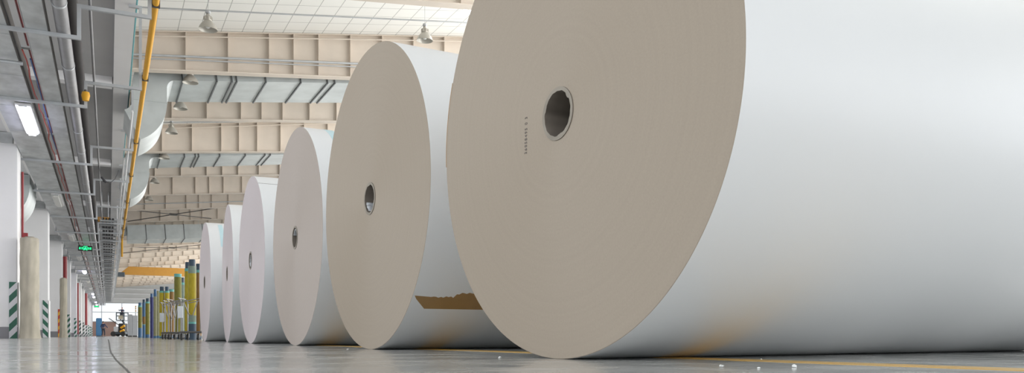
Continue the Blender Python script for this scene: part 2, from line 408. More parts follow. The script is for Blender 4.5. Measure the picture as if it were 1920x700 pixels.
def side_patch(name, i, x0, x1, a0, a1, m, off=.0012, edge=None, nx=24, na=6):
    """a thin strip lying on the curved side of roll i, between axial positions and angles (from -y towards +z)"""
    t, rad, rc = roll_objs[i]; bm = bmesh.new(); top = []; 
    for rr in (rad + off, rad + .0001):
        g = []
        for ix in range(nx + 1):
            row = []
            for ia in range(na + 1):
                f = ix / nx; ga = ia / na
                x = x0 + (x1 - x0) * f; a = a0 + (a1 - a0) * ga
                if edge: x, a = edge(f, ga, x, a)
                row.append(bm.verts.new((x, -rr * math.cos(a), rr * math.sin(a))))
            g.append(row)
        top.append(g)
    for g in top:
        for ix in range(nx):
            for ia in range(na): f = bm.faces.new((g[ix][ia], g[ix + 1][ia], g[ix + 1][ia + 1], g[ix][ia + 1])); f.smooth = True
    a, b = top
    for ix in range(nx):
        for ia in (0, na): bm.faces.new((a[ix][ia], a[ix + 1][ia], b[ix + 1][ia], b[ix][ia]))
    for ia in range(na):
        for ix in (0, nx): bm.faces.new((a[ix][ia], a[ix][ia + 1], b[ix][ia + 1], b[ix][ia]))
    return obj(name, bm, m, t, (0, 0, rad))
def ang(p): return math.atan2(p.z, -p.y)
# printed number on the first roll's end
p0 = roll_local(0, 988, 289); p1 = roll_local(0, 989, 219)
fc = bpy.data.curves.new('serial', 'FONT'); fc.body = '36858495 0 3'; fc.size = .022; fc.extrude = .0004
fc.align_x = 'LEFT'; fc.space_character = 1.25
fo = bpy.data.objects.new('serial', fc); col.objects.link(fo)
dg = bpy.context.evaluated_depsgraph_get(); dg.update()
me = bpy.data.meshes.new_from_object(fo.evaluated_get(dg)); bpy.data.objects.remove(fo)
W = max(v.co.x for v in me.vertices); L = (p1 - p0).length; s = L / W
d = (p1 - p0).normalized(); nrm = Vector((-1, 0, 0)); upv = nrm.cross(d)
for vt in me.vertices:
    c = vt.co; vt.co = p0 + d * (c.x * s) + upv * (c.y * s * 1.15) + nrm * (c.z + .0006)
me.materials.append(M['ink'])
o = bpy.data.objects.new('printed_number', me); col.objects.link(o); o.parent = roll_objs[0][0]; o.location = (0, 0, roll_objs[0][1])
o['label'] = 'small grey digits printed beside the core'
# torn brown tape on the second roll
pa = roll_local(1, 795, 579, True); pb = roll_local(1, 800, 557, True); pc = roll_local(1, 783, 560, True)
def torn(f, g, x, a):
    r = random.Random(int(f * 1000)); j = r.uniform(-.006, .010)
    if g > .99: a += j + (.030 if .18 < f < .62 else .0) + (.02 if f >= .62 and int(f * 24) % 7 else 0)
    if f < .001: x -= .07 * g
    return x, a
side_patch('torn_tape', 1, pa.x, pa.x + .75, ang(pa), ang(pb), M['kraft'], edge=torn, nx=60)
# tape and seams
def strip_px(name, i, xa, ya, xb, yb, wpx, m):
    p = roll_local(i, xa, ya, True); q = roll_local(i, xb, yb, True); r = roll_local(i, xa + wpx, ya, True)
    return side_patch(name, i, p.x, p.x + abs(r.x - p.x), min(ang(p), ang(q)), max(ang(p), ang(q)), m, nx=3, na=14)
strip_px('tape_strip', 2, 604, 241.5, 606, 262, 16, M['blue_tape'])['label'] = 'pale blue tape'
strip_px('tape_strip', 5, 408, 422, 414, 463, 8, M['blue_tape'])['label'] = 'pale blue tape'
p = roll_local(3, 487, 344, True); side_patch('sheet_edge', 3, .0, RL, ang(p), ang(p) + .006, M['ink'], off=.0008)
# kraft strip at the far rim of the first roll
t, rad, rc = roll_objs[0]
p = roll_local(0, 836, 270); aa = math.atan2(p.z, p.y)
bm = bmesh.new()
n = 16; g = []
for k in range(n + 1):
    a = aa + .30 - .42 * k / n
    g.append([bm.verts.new((x, (rad + o_) * math.cos(a), (rad + o_) * math.sin(a))) for x, o_ in ((0, .0002), (0, .004), (.5, .004), (.5, .0002))])
for k in range(n):
    for j in range(4): bm.faces.new((g[k][j], g[k + 1][j], g[k + 1][(j + 1) % 4], g[k][(j + 1) % 4]))
bm.faces.new(g[0]); bm.faces.new(g[-1])
obj('wrap_strip', bm, M['kraft'], t, (0, 0, rad))
# crumpled plastic left in the cores of rolls 2..4
def core_scrap(i, m, a0, a1, x1):
    t, rad, rc = roll_objs[i]; bm = bmesh.new(); g = []
    rnd = random.Random(i)
    for ix in range(8):
        row = []
        for ia in range(12):
            a = a0 + (a1 - a0) * ia / 11; rr = rc * .80 - rnd.uniform(0, .10) * rc
            row.append(bm.verts.new((.003 + x1 * ix / 7 + rnd.uniform(-.003, .003) * (ix > 0), rr * math.cos(a), rr * math.sin(a))))
        g.append(row)
    for ix in range(7):
        for ia in range(11): bm.faces.new((g[ix][ia], g[ix + 1][ia], g[ix + 1][ia + 1], g[ix][ia + 1]))
    o = obj('core_liner', bm, m, t, (0, 0, rad)); s = o.modifiers.new('thick', 'SOLIDIFY'); s.thickness = .003
core_scrap(1, M['paleboard'], R(-95), R(-10), .12)
core_scrap(2, M['paleboard'], R(20), R(120), .03)
core_scrap(3, M['paleboard'], R(-60), R(60), .03)

# ------------------------------------------------------------------ roof beams
STIFF = [-.3, .87, 2.07, 3.27, 4.48, 5.23, 6.01, 7.04, 8.1, 9.19, 10.3, 11.4, 12.5]
def bb(u): return 7.76 + .10 * u
def bt(u): return 8.80 + .143 * u
def make_beam(label):
    t = thing('roof_beam', label, 'beam', (0, 26.3, 0), 0, 'beige roof beams')
    bm = bmesh.new(); a, b = -.6, 13.2
    add_hex(bm, [(a, -.012, bb(a)), (b, -.012, bb(b)), (b, .012, bb(b)), (a, .012, bb(a)), (a, -.012, bt(a)), (b, -.012, bt(b)), (b, .012, bt(b)), (a, .012, bt(a))])
    obj('web_plate', bm, M['beam'], t)
    for nm, f, th in (('bottom_flange', bb, .03), ('top_flange', bt, -.03)):
        bm = bmesh.new()
        z0a, z1a = sorted((f(a), f(a) - th)); z0b, z1b = sorted((f(b), f(b) - th))
        add_hex(bm, [(a, -.16, z0a), (b, -.16, z0b), (b, .16, z0b), (a, .16, z0a), (a, -.16, z1a), (b, -.16, z1b), (b, .16, z1b), (a, .16, z1a)])
        obj(nm, bm, M['beam'], t)
    for s in STIFF:
        bm = bmesh.new()
        add_hex(bm, [(s - .012, -.15, bb(s)), (s + .012, -.15, bb(s)), (s + .012, .15, bb(s)), (s - .012, .15, bb(s)),
                     (s - .012, -.15, bt(s)), (s + .012, -.15, bt(s)), (s + .012, .15, bt(s)), (s - .012, .15, bt(s))])
        obj('stiffener', bm, M['beam'], t)
    # small tie rail just under the top flange
    bm = bmesh.new(); add_tube(bm, [(a, -.155, bt(a) - .14), (b, -.155, bt(b) - .14)], .02, 6); obj('tie_rail', bm, M['beam'], t)
    return t
ORD = ['nearest', 'second', 'third', 'fourth', 'fifth', 'sixth', 'seventh', 'eighth', 'ninth', 'tenth', 'eleventh', 'twelfth', 'thirteenth',
       'fourteenth', 'fifteenth', 'sixteenth', 'seventeenth', 'eighteenth', 'nineteenth', 'twentieth', 'twenty-first', 'twenty-second', 'twenty-third', 'twenty-fourth', 'twenty-fifth', 'twenty-sixth', 'twenty-seventh', 'twenty-eighth', 'twenty-ninth', 'thirtieth', 'thirty-first', 'thirty-second']
b0 = make_beam('beige steel roof beam with stiffeners across the hall, nearest one seen whole')
for k in range(-3, 21):
    if k == 0: continue
    v = 26.3 + 6 * k - (.75 if k < 0 else 0)
    if k < 0: lab = 'beige steel roof beam at the top edge of the view above the nearest ceiling panels'
    else: lab = 'beige steel roof beam with stiffeners, %s from the camera of those seen whole' % ORD[k]
    dup(b0, (0, v, 0), lab)

# electrical pipes along the roof
def upipe(name, label, v, w0, slope, r, m, u0=.3, u1=13, cat='pipe', group=None, n=1, gap=.09):
    bm = bmesh.new()
    for j in range(n): add_tube(bm, [(u0, v, w0 + slope * u0 - j * gap), (u1, v, w0 + slope * u1 - j * gap)], r * (1 - .35 * j), 8)
    return tag(obj(name, bm, m, sharp=50), label, cat, group)
upipe('conduit', 'grey conduit carrying the nearest pendant lamps below the ceiling', 22.29, 8.115, .125, .022, M['steel'])
upipe('conduit', 'bright upper steel conduit along the face of the nearest roof beam', 26.08, 8.13, .105, .035, M['steel'], cat='pipe')
upipe('conduit', 'thin lower steel conduit along the face of the nearest roof beam', 26.10, 8.03, .105, .02, M['steel'])
upipe('conduit', 'grey conduit carrying a pendant lamp between second and third roof beams', 34.49, 8.1, .125, .022, M['steel'])
upipe('conduit', 'steel conduit along the sixth roof beam far back', 56.1, 8.1, .1, .03, M['steel'])

# pendant high-bay lamps
def make_lamp(label, top=1.2):
    t = thing('pendant_lamp', label, 'lamp', (0, 0, 0), 0, 'high-bay pendant lamps')
    bm = bmesh.new()
    add_lathe(bm, [(0, .232), (.03, .226), (.09, .205), (.15, .165), (.20, .12), (.235, .085), (.235, .078), (.195, .112), (.145, .157), (.085, .197), (.03, .217), (.004, .222)], 32, 'z', close=True)
    obj('reflector', bm, M['lampmetal'], t)
    bm = bmesh.new(); add_lathe(bm, [(.235, .09), (.25, .095), (.33, .095), (.345, .08), (.37, .05), (.40, .045)], 20)
    for k in range(8):
        a = k * math.pi / 4; add_box(bm, .097 * math.cos(a) - .012, .097 * math.cos(a) + .012, .097 * math.sin(a) - .012, .097 * math.sin(a) + .012, .25, .33)
    obj('lamp_housing', bm, M['lampmetal'], t)
    bm = bmesh.new(); add_lathe(bm, [(.04, .02), (.06, .055), (.12, .06), (.19, .035), (.24, .03)], 16); obj('bulb', bm, M['tube_off'], t)
    bm = bmesh.new(); add_lathe(bm, [(.40, .03), (.42, .06), (.48, .06), (.50, .02)], 12); add_tube(bm, [(0, 0, .38), (0, 0, top)], .006, 6)
    obj('hanging_rod', bm, M['steel'], t)
    return t
LAMPS = [(2.28, 22.2, 7.87, 'pendant bell lamp nearest the camera, above the mezzanine end of the first beam'),
         (8.13, 22.2, 8.52, 'pendant bell lamp hanging above the second paper roll'),
         (2.24, 26.70, 7.76, 'pendant bell lamp in front of the first silver duct'),
         (2.22, 30.3, 7.86, 'pendant bell lamp just below the first silver duct'),
         (2.20, 34.4, 7.93, 'pendant bell lamp on the conduit in front of the third beam'),
         (2.18, 38.70, 7.78, 'pendant bell lamp in front of the second silver duct'),
         (2.14, 46.0, 7.93, 'pendant bell lamp beyond the second silver duct, larger of two'),
         (2.12, 52.0, 7.93, 'pendant bell lamp beyond the second silver duct, smaller of two')]
for (u, v, w, lab) in LAMPS:
    o = make_lamp(lab, roofw(u) - w + .02); o.location = (u, v, w)

# ------------------------------------------------------------------ silver ducts under the roof
def arc(cx, cw, r, a0, a1, n=12): return [(cx + r * math.cos(R(a0 + (a1 - a0) * k / n)), cw + r * math.sin(R(a0 + (a1 - a0) * k / n))) for k in range(n + 1)]
def duct_mesh(path, v0, v1, th):
    bm = bmesh.new(); rings = []
    P = [Vector((a, 0, b)) for a, b in path]
    for i, p in enumerate(P):
        t = (P[min(i + 1, len(P) - 1)] - P[max(i - 1, 0)]).normalized(); n = Vector((-t.z, 0, t.x))
        rings.append([bm.verts.new((q.x, vv, q.z)) for q, vv in ((p + n * th / 2, v0), (p - n * th / 2, v0), (p - n * th / 2, v1), (p + n * th / 2, v1))])
    for i in range(len(rings) - 1):
        for k in range(4): bm.faces.new((rings[i][k], rings[i][(k + 1) % 4], rings[i + 1][(k + 1) % 4], rings[i + 1][k])).smooth = True
    bm.faces.new(rings[0]); bm.faces.new(rings[-1][::-1])
    return bm
def ring_mesh(p, t, v0, v1, th, e=.035, w=.04):
    bm = bmesh.new(); p = Vector((p[0], 0, p[1])); t = Vector((t[0], 0, t[1])).normalized(); n = Vector((-t.z, 0, t.x))
    def pt(a, vv, s): q = p + n * a + t * s; return (q.x, vv, q.z)
    for (a0, a1, b0, b1) in ((-th / 2 - e, -th / 2, v0 - e, v1 + e), (th / 2, th / 2 + e, v0 - e, v1 + e), (-th / 2, th / 2, v0 - e, v0), (-th / 2, th / 2, v1, v1 + e)):
        add_hex(bm, [pt(a0, b0, -w / 2), pt(a1, b0, -w / 2), pt(a1, b1, -w / 2), pt(a0, b1, -w / 2), pt(a0, b0, w / 2), pt(a1, b0, w / 2), pt(a1, b1, w / 2), pt(a0, b1, w / 2)])
    return bm
def wd_(u): return 7.63 + .12 * u + .475
RB = .74
path = [(13, wd_(13)), (1.86, wd_(1.86))] + arc(1.86, wd_(1.86) - RB, RB, 97, 180, 14)[1:] + [(1.86 - RB, 7.1)]
ux = path[-1][0]
path += arc(ux - .8, 7.1, .8, 0, -66, 12)[1:]
def make_duct(label, v):
    t = thing('air_duct', label, 'duct', (0, v, 0), 0, 'silver roof ducts')
    obj('duct_casing', duct_mesh(path, 0, 2.55, .95), M['duct'], t, sharp=40)
    for u in (1.98, 2.97, 3.42, 3.56, 4.45, 5.55, 6.42, 6.66, 7.7, 8.8, 9.5, 9.7, 10.8, 11.9):
        obj('duct_flange', ring_mesh((u, wd_(u)), (1, .12), 0, 2.55, .95), M['flange'], t)
    obj('duct_flange', ring_mesh((ux, 7.14), (0, 1), 0, 2.55, .95, .02, .03), M['duct'], t)
    return t
d0 = make_duct('large silver air duct with bent end between the first and second roof beams', 26.95)
dup(d0, (0, 38.95, 0), 'silver air duct with bent end between the third and fourth roof beams')
t = thing('air_duct', 'bright silver air duct hanging low beyond the sixth roof beam', 'duct', (0, 63.5, 0), 0, 'silver roof ducts')
obj('duct_casing', duct_mesh([(13, 8.2), (1.2, 7.32)], 0, 3.0, 1.0), M['duct'], t)
for k in range(9): obj('duct_flange', ring_mesh((2.4 + k * 1.25, 7.32 + (1.2 + k * 1.25) * .0746), (1, .0746), 0, 3.0, 1.0), M['flange'], t)
obj('duct_stub', duct_mesh([(1.1, 7.7), (.7, 7.6)] , .3, 2.6, .7), M['duct'], t)
for u in (3.0, 6.0, 9.0): tube('hanger_rod', [(u, 1.5, 7.9 + u * .07), (u, 1.5, roofw(u) + .02)], .015, M['steel'], t, 6)
# dark low duct behind the first column
lp = [(-2.80, 5.33), (-2.80, 4.95)] + arc(-3.6, 4.95, .8, 0, -90, 12)[1:] + [(-4.7, 4.15)]
t = thing('air_duct', 'dull grey duct elbow at the left behind the first column', 'duct', (0, 31.0, 0))
obj('duct_casing', duct_mesh(lp, 0, 2.6, 1.0), M['duct'], t, sharp=40)
obj('duct_flange', ring_mesh((-2.80, 4.98), (0, 1), 0, 2.6, 1.0, .02, .03), M['duct'], t)

# ------------------------------------------------------------------ trapeze hangers, trays and pipes under the mezzanine
WL = 4.92; WU = 5.44
FV = [15.2, 19.7, 26.3, 31.8, 38.3]
v = 43.9
while v < 148:
    FV += [v]; v += 4.1
def make_hanger(label):
    t = thing('trapeze_hanger', label, 'hanger', (0, 0, 0), 0, 'steel trapeze hangers')
    box('lower_bar', -2.26, -.40, -.03, .03, WL, WL + .06, M['steel'], t)
    box('upright', -.46, -.40, -.03, .03, WL + .06, WU, M['steel'], t)
    box('upper_bar', -.46, .66, -.03, .03, WU, WU + .06, M['steel'], t)
    box('upright', .60, .66, -.03, .03, WU + .06, 7.25, M['steel'], t)
    box('upright', -2.22, -2.16, -.03, .03, WL + .06, 7.44, M['steel'], t)
    box('top_bracket', .40, .66, -.03, .03, 7.22, 7.28, M['steel'], t)
    return t
h0 = None
for k, v in enumerate(FV):
    lab = 'steel trapeze hanger under the mezzanine, %s from the camera' % ORD[k]
    if h0 is None: h0 = make_hanger(lab); h0.location = (0, v, 0)
    else: dup(h0, (0, v, 0), lab)
ZT = WL + .062
def run(name, label, cat, u0, u1, w0, w1, m, v0=11.5, v1=148, seams=None):
    bm = bmesh.new(); add_box(bm, u0, u1, v0, v1, w0, w1)
    o = obj(name, bm, m)
    return tag(o, label, cat)
# wide galvanised duct A with flanges
t = thing('cable_duct', 'wide galvanised metal duct with tube lights under it, left of the run', 'duct', (0, 0, 0))
box('duct_casing', -2.10, -1.44, 11.0, 148, ZT, ZT + .34, M['galv'], t)
for u, m_ in ((-2.115, 'steel'), (-1.44, 'darksteel')):
    box('edge_strip', u, u + .015, 11.0, 148, ZT, ZT + .36, M[m_], t)
v = 13.2; n = 0
while v < 100:
    if all(abs(v - f) > .25 for f in FV): box('joint_strip', -2.10, -1.44, v, v + .02, ZT - .006, ZT, M['steel'], t)
    v += 2.4
t = thing('cable_tray', 'narrow galvanised cable tray beside the wide duct', 'cable tray', (0, 0, 0))
box('tray_base', -1.19, -.875, 11.0, 148, ZT, ZT + .02, M['galv'], t)
box('tray_side', -1.20, -1.185, 11.0, 148, ZT, ZT + .14, M['steel'], t)
box('tray_side', -.875, -.86, 11.0, 148, ZT, ZT + .14, M['darksteel'], t)
def wob_cable(name, label, u, w, r, m, v0=11, v1=100, amp=.03, step=1.1):
    pts = []; v = v0
    while v < v1: pts.append((u + random.uniform(-amp, amp), v, w + random.uniform(0, amp))); v += step * (1 + v * .01)
    return tag(tube(name, pts, r, m, None, 6), label, 'cable')
wob_cable('red_cable', 'red cable snaking between the wide duct and the tray', -1.325, ZT + .04, .014, M['redcable'], v0=16.5, amp=.03, step=.5)
wob_cable('red_cable', 'second thinner red cable above the first between duct and tray', -1.27, ZT + .14, .009, M['redcable'], v0=18, amp=.03)
wob_cable('blue_cable', 'blue cable between the wide duct and the tray', -1.245, ZT + .045, .014, M['bluecable'], v0=17, v1=26, amp=.01)
wob_cable('black_cable', 'black cable bundle along the right edge of the narrow tray', -.90, ZT + .05, .012, M['cable'], amp=.008)
wob_cable('black_cable', 'black cable lying between the tray and the wide duct', -1.405, ZT + .03, .010, M['cable'], amp=.004)
# red sprinkler pipe with couplings
t = thing('sprinkler_pipe', 'thin red sprinkler pipe above the gap beside the wide duct', 'pipe')
bm = bmesh.new(); add_tube(bm, [(-1.32, 11, ZT + .45), (-1.32, 148, ZT + .45)], .028, 10)
obj('pipe_run', bm, M['red'], t)
for v in range(14, 60, 6):
    bm = bmesh.new(); add_tube(bm, [(-1.32, v, ZT + .45), (-1.32, v + .2, ZT + .45)], .042, 10); obj('coupling', bm, M['red'], t)
# cross cleats between duct and tray
for k, v in enumerate((17.4, 22.9, 24.6, 29.3, 34.4, 36.2)):
    bm = bmesh.new(); add_box(bm, -1.47, -1.17, v, v + .12, ZT + .365, ZT + .40)
    tag(obj('cleat', bm, M['galv']), 'small galvanised cleat bridging wide duct and tray, %s from the camera' % ORD[k], 'bracket', 'cleats between duct and tray')
# large grey pipe with seams
t = thing('lagged_pipe', 'thick grey pipe running on the hangers right of the tray', 'pipe')
bm = bmesh.new(); add_tube(bm, [(-.665, 11, ZT + .105), (-.665, 148, ZT + .105)], .105, 20); obj('pipe_run', bm, M['pipegrey'], t)
for v in (14.0, 17.2, 22.5, 25, 30, 34, 42, 49.5, 54):
    bm = bmesh.new(); add_tube(bm, [(-.665, v, ZT + .105), (-.665, v + .06, ZT + .105)], .113, 20); obj('pipe_band', bm, M['steel'], t)
t = thing('dark_pipe', 'dark brown pipe above and right of the thick grey pipe', 'pipe')
bm = bmesh.new(); add_tube(bm, [(-.56, 11, 5.62), (-.56, 148, 5.62)], .11, 18); obj('pipe_run', bm, M['pipedark'], t)
tag(tube('thin_pipe', [(-.27, 11, WU + .085), (-.27, 42.8, WU + .085)], .024, M['pipegrey']), 'thin grey pipe on the upper hanger bars', 'pipe')
tag(tube('teal_cable', [(.562, 11, 7.35), (.562, 60, 7.35)], .020, M['teal']), 'teal cable along the edge of the mezzanine beam', 'cable')
tag(tube('white_conduit', [(.44, 28, WU + .10), (.44, 50, WU + .10), (.44, 50.2, WU + .3), (.44, 50.4, 7.28)], .028, M['white']), 'white conduit on the upper hanger bars', 'pipe')
tag(tube('white_conduit', [(.53, 22, WU + .10), (.53, 148, WU + .10)], .022, M['white']), 'longer white conduit beside the yellow pipe', 'pipe')
# yellow gas pipe with brackets
t = thing('yellow_pipe', 'bright yellow pipe along the outer edge of the hangers', 'pipe')
yp = [(.725, 9, 5.74), (.725, 53, 5.74)] + [(.725, 53 + .25 * math.sin(R(a)), 5.49 + .25 * math.cos(R(a))) for a in (20, 45, 70, 90)] + [(.725, 53.25, 4.7)]
bm = bmesh.new(); add_tube(bm, yp, .056, 14); obj('pipe_run', bm, M['yellow'], t, sharp=60)
for v in FV[:9]:
    if v < 53: box('pipe_clamp', .662, .795, v + .035, v + .10, 5.68, 5.80, M['darksteel'], t)
tag(tube('support_pipe', [(-2.5, 16.9, 4.9), (-1.36, 16.9, 4.9)], .035, M['steel']), 'short round steel bar under the wide duct at the left edge', 'bar')
# cable ladder beyond
t = thing('cable_ladder', 'ladder of close grey rungs far along the upper hanger bars', 'cable tray')
box('side_rail', -.36, -.33, 43, 148, WU + .065, WU + .16, M['steel'], t); box('side_rail', .36, .39, 43, 148, WU + .065, WU + .16, M['steel'], t)
v = 43.5
while v < 147: box('rung', -.33, .36, v, v + .28, WU + .08, WU + .14, M['steel'], t); v += 1.7
for k, (u, rr) in enumerate(((-.22, .06), (-.08, .05), (.06, .06), (.20, .055))):
    c = wob_cable('black_cable', 'thick black cable on the far cable ladder, %s from the aisle side' % ('outermost', 'second', 'third', 'innermost')[k], u, WU + .14 + rr, rr, M['cable'], v0=43.6, v1=146, amp=.006)
    c['group'] = 'black cables on the ladder'
t = thing('warning_sounder', 'small yellow sounder fixed to the second hanger upright', 'sounder', (-.43, 19.5835, 5.14))
bm = bmesh.new(); add_lathe(bm, [(-.10, .02), (-.09, .06), (.02, .085), (.09, .07), (.10, .03)], 20); obj('sounder_body', bm, M['yellow'], t)
bm = bmesh.new(); add_lathe(bm, [(.10, .03), (.14, .03)], 12); obj('sounder_cap', bm, M['darksteel'], t)
box('mounting_plate', -.03, .03, .06, .0862, -.06, .10, M['darksteel'], t)
# hanging plug
bm = bmesh.new(); add_tube(bm, [(-.27, 29.3, 5.5), (-.22, 29.4, 5.2), (-.14, 29.45, 5.02), (0.05, 29.5, 5.0), (.2, 29.5, 5.15), (.3, 29.6, 5.45)], .010, 6)
t = thing('hanging_plug', 'black plug dangling on a looped lead under the hangers', 'plug'); obj('lead', bm, M['cable'], t)
bm = bmesh.new(); add_tube(bm, [(-.20, 29.4, 5.16), (-.06, 29.45, 5.0)], .035, 10); obj('plug_body', bm, M['cable'], t)

# tube light fixtures under the wide duct
def make_fix(label, on):
    t = thing('tube_light', label, 'light', (0, 0, 0), 0, 'tube lights under the duct')
    box('fixture_body', -.15, .15, 0, 2.7, -.05, 0, M['white'], t, .01)
    bm = bmesh.new(); add_box(bm, -.115, .115, .08, 2.62, -.125, -.05); bmesh.ops.bevel(bm, geom=[e for e in bm.edges], offset=.04, segments=4, affect='EDGES')
    obj('diffuser', bm, M['tube_on' if on else 'tube_off'], t, sharp=70)
    for v in (0.02, 2.62): box('clip', -.08, .08, v, v + .05, -.07, -.05, M['steel'], t)
    return t
fon = foff = None
for k, (v, on) in enumerate(((20.05, 1), (32.2, 0), (44.6, 0), (56.6, 0), (66, 1), (80, 0), (91, 0), (103, 1), (112, 1), (121, 0), (131, 1), (141, 1))):
    lab = '%s tube light under the wide duct, %s' % ('lit' if on else 'unlit', ORD[k] + ' from the camera')
    while any(v - .1 < f < v + 2.85 for f in FV): v += .1
    src = fon if on else foff
    if src is None:
        src = make_fix(lab, on); src.location = (-1.62, v, ZT - .007)
        if on: fon = src
        else: foff = src
    else: dup(src, (-1.62, v, ZT - .007), lab)
# green exit signs
def exit_sign(px, py, Z, label, small=False):
    p = at(px, py, Z)
    t = thing('exit_sign', label, 'sign', tuple(p), 0)
    w, h = (.34, .14)
    box('sign_box', -w, w, 0, .06, -h, h, M['exitblack'], t)
    bm = bmesh.new()
    # running man: head, body, legs, door
    def q(x0, x1, z0, z1): add_box(bm, x0, x1, -.006, 0, z0, z1)
    q(-.09, -.075, -.11, .11); q(.075, .09, -.11, .11); q(-.09, .09, .095, .11)
    q(-.02, .02, .04, .08); q(-.03, .02, -.03, .035); q(-.06, -.02, -.02, .0); q(.02, .06, .0, .02); q(-.06, -.02, -.09, -.03); q(.0, .05, -.06, -.03); q(.035, .055, -.1, -.05)
    # two characters left and an arrow with characters right, as blocks of strokes
    for s in (-1, 1):
        for k in range(2):
            c = s * (.15 + .10 * k)
            q(c - .035, c + .035, .035, .05); q(c - .035, c + .035, -.01, .005); q(c - .035, c + .035, -.055, -.04); q(c - .008, c + .008, -.055, .05)
            if k: q(c - .04, c - .027, -.055, .02)
    obj('sign_symbols', bm, M['exitgreen'], t)
    tube('hanging_rod', [(-.2, .03, h), (-.2, .03, ZT - .02 - p.z)], .008, M['steel'], t, 6); tube('hanging_rod', [(.2, .03, h), (.2, .03, ZT - .02 - p.z)], .008, M['steel'], t, 6)
exit_sign(160, 466, 43.5, 'green running man exit sign hanging under the cable trays, nearer one')
exit_sign(181, 575, 125, 'tiny green exit sign far down the aisle')

# ------------------------------------------------------------------ columns along the aisle
HZK = ['haz_gw', 'haz_gw2', 'haz_ry', 'haz_gw', 'haz_gw', 'haz_bw', 'haz_bw', 'haz_bw', 'haz_gw', 'haz_gw2', 'haz_gw']
HZN = ['wide green and white', 'green and white falling', 'red and yellow', 'green and white rising', 'green and white', 'dark and white', 'dark and white', 'dark and white', 'green and white', 'green and white', 'green and white']
for k, v in enumerate(CV):
    j = k - 1
    lab = ('white square column with %s stripes on its corner, %s of the left row' % (HZN[j], ORD[j])) if j >= 0 else 'white square column of the left row beside the camera'
    t = thing('column', lab, 'column', ((-2.13, -2.13, -2.13, -2.19)[k] if k < 4 else -2.25, v, 0), 0, 'white columns of the left row')
    bm = bmesh.new(); add_box(bm, -.95, 0, 0, .95, 0, 5.07); bmesh.ops.bevel(bm, geom=[e for e in bm.edges if abs(e.verts[0].co.z - e.verts[1].co.z) > 1], offset=.02, segments=2, affect='EDGES')
    obj('shaft', bm, M['white'], t)
    box('plinth', -.965, .012, -.012, .965, 0, .30, M['greyplinth'], t)
    box('cap_channel', -2.4, -.10, -.05, .25, 5.07, 5.35, M['galv'], t)
    if j >= 0:
        o = box('hazard_panel', -.18, 0, -.022, -.002, .0, 1.47, M[HZK[j]], t); o['label'] = HZN[j] + ' hazard stripes'
        if j in (0, 1): box('corner_strip', .013, .03, .1, .9, 0, 1.47, M['white'], t)
# red risers
def riser(v, r, w0, w1, label, valve=True):
    t = thing('red_riser', label, 'pipe', (-2.25 if v > 60 else (-2.13 if v < 40 else -2.19), v, 0))
    bm = bmesh.new(); add_tube(bm, [(r + .022, 0, w0), (r + .022, 0, w1)], r, 12); obj('pipe_run', bm, M['red'], t)
    bm = bmesh.new(); add_tube(bm, [(.10, 0, w0 + (w1 - w0) * .4), (.022, 0, w0 + (w1 - w0) * .4)], r * .7, 8); obj('wall_bracket', bm, M['darksteel'], t)
    if valve:
        bm = bmesh.new(); add_box(bm, .04, .18, -.06, .02, 2.68, 2.85); obj('valve', bm, M['red'], t)
riser(25.75, .03, 1.35, 4.5, 'thin red riser pipe on the side of the nearest column')
riser(49.9, .10, 1.15, 4.3, 'thick red riser pipe on the third column', False)
riser(74.3, .06, .2, 4.3, 'red riser pipe on the fifth column', False)
riser(98.5, .12, 1.2, 4.6, 'red riser pipe far along the row of columns', False)
# green indicator unit on the first column
t = thing('indicator_unit', 'small white unit with green light on the nearest column', 'indicator', (-2.10, 25.6, 1.12))
box('unit_body', 0, .06, -.1, .14, -.12, .14, M['white'], t, .01); box('indicator_window', .061, .068, -.07, .1, -.08, .1, M['greenglow'], t)

# wrapped upright bundles
def bundle(px, Z, r, h, label):
    x, y = on_floor(px, Z); rnd = random.Random(int(px))
    t = thing('wrapped_bundle', label, 'wrapped roll', (x, y, 0))
    bm = bmesh.new(); ph = rnd.random() * 6
    def wob(a, z): return 1 + .03 * math.sin(5 * a + ph + z * 1.3) + .02 * math.sin(9 * a - z * 2.1)
    prof = [(0, r * 1.16), (.04, r * 1.12), (.12, r * 1.05), (.3, r * 1.02), (.6, r * .98)] + [(.6 + (h - .7) * k / 10, r * (.97 + .03 * math.sin(k * 1.9))) for k in range(1, 11)] + [(h - .03, r * .97), (h, r * .85)]
    add_lathe(bm, prof, 48, 'z', wob=wob); obj('cloth_wrap', bm, M['cloth'], t, sharp=60)
    bm = bmesh.new(); add_lathe(bm, [(h - .002, r * .55), (h + .03, r * .5)], 24); obj('bundle_top', bm, M['core'], t)
bundle(55.5, 21.4, .222, 2.62, 'tall beige cloth wrapped bundle standing beside the nearest column')
bundle(119, 36.2, .15, 2.6, 'slimmer beige cloth wrapped bundle farther along the columns')

# ------------------------------------------------------------------ orange travelling crane
t = thing('bridge_crane', 'orange travelling crane girder spanning the hall under the beams', 'crane', (0, 99, 0))
bm = bmesh.new()
add_hex(bm, [(1.0, 0, 6.75), (12.5, 0, 6.75), (12.5, .45, 6.75), (1.0, .45, 6.75), (2.0, 0, 7.65), (12.5, 0, 7.65), (12.5, .45, 7.65), (2.0, .45, 7.65)])
obj('girder', bm, M['crane'], t)
bm = bmesh.new(); add_box(bm, .68, 1.6, -.8, 1.2, 6.552, 6.95); bmesh.ops.bevel(bm, geom=list(bm.edges), offset=.04, segments=1, affect='EDGES'); obj('end_carriage', bm, M['machgrey'], t)
bm = bmesh.new(); add_box(bm, 10, 10.8, -.1, .55, 6.1, 6.74); obj('hoist', bm, M['crane'], t)
t = thing('crane_runway', 'grey rail beam along the mezzanine edge carrying the orange crane', 'rail', (0, 0, 0))
box('rail', .70, .88, 62, 148, 6.42, 6.55, M['steel'], t)
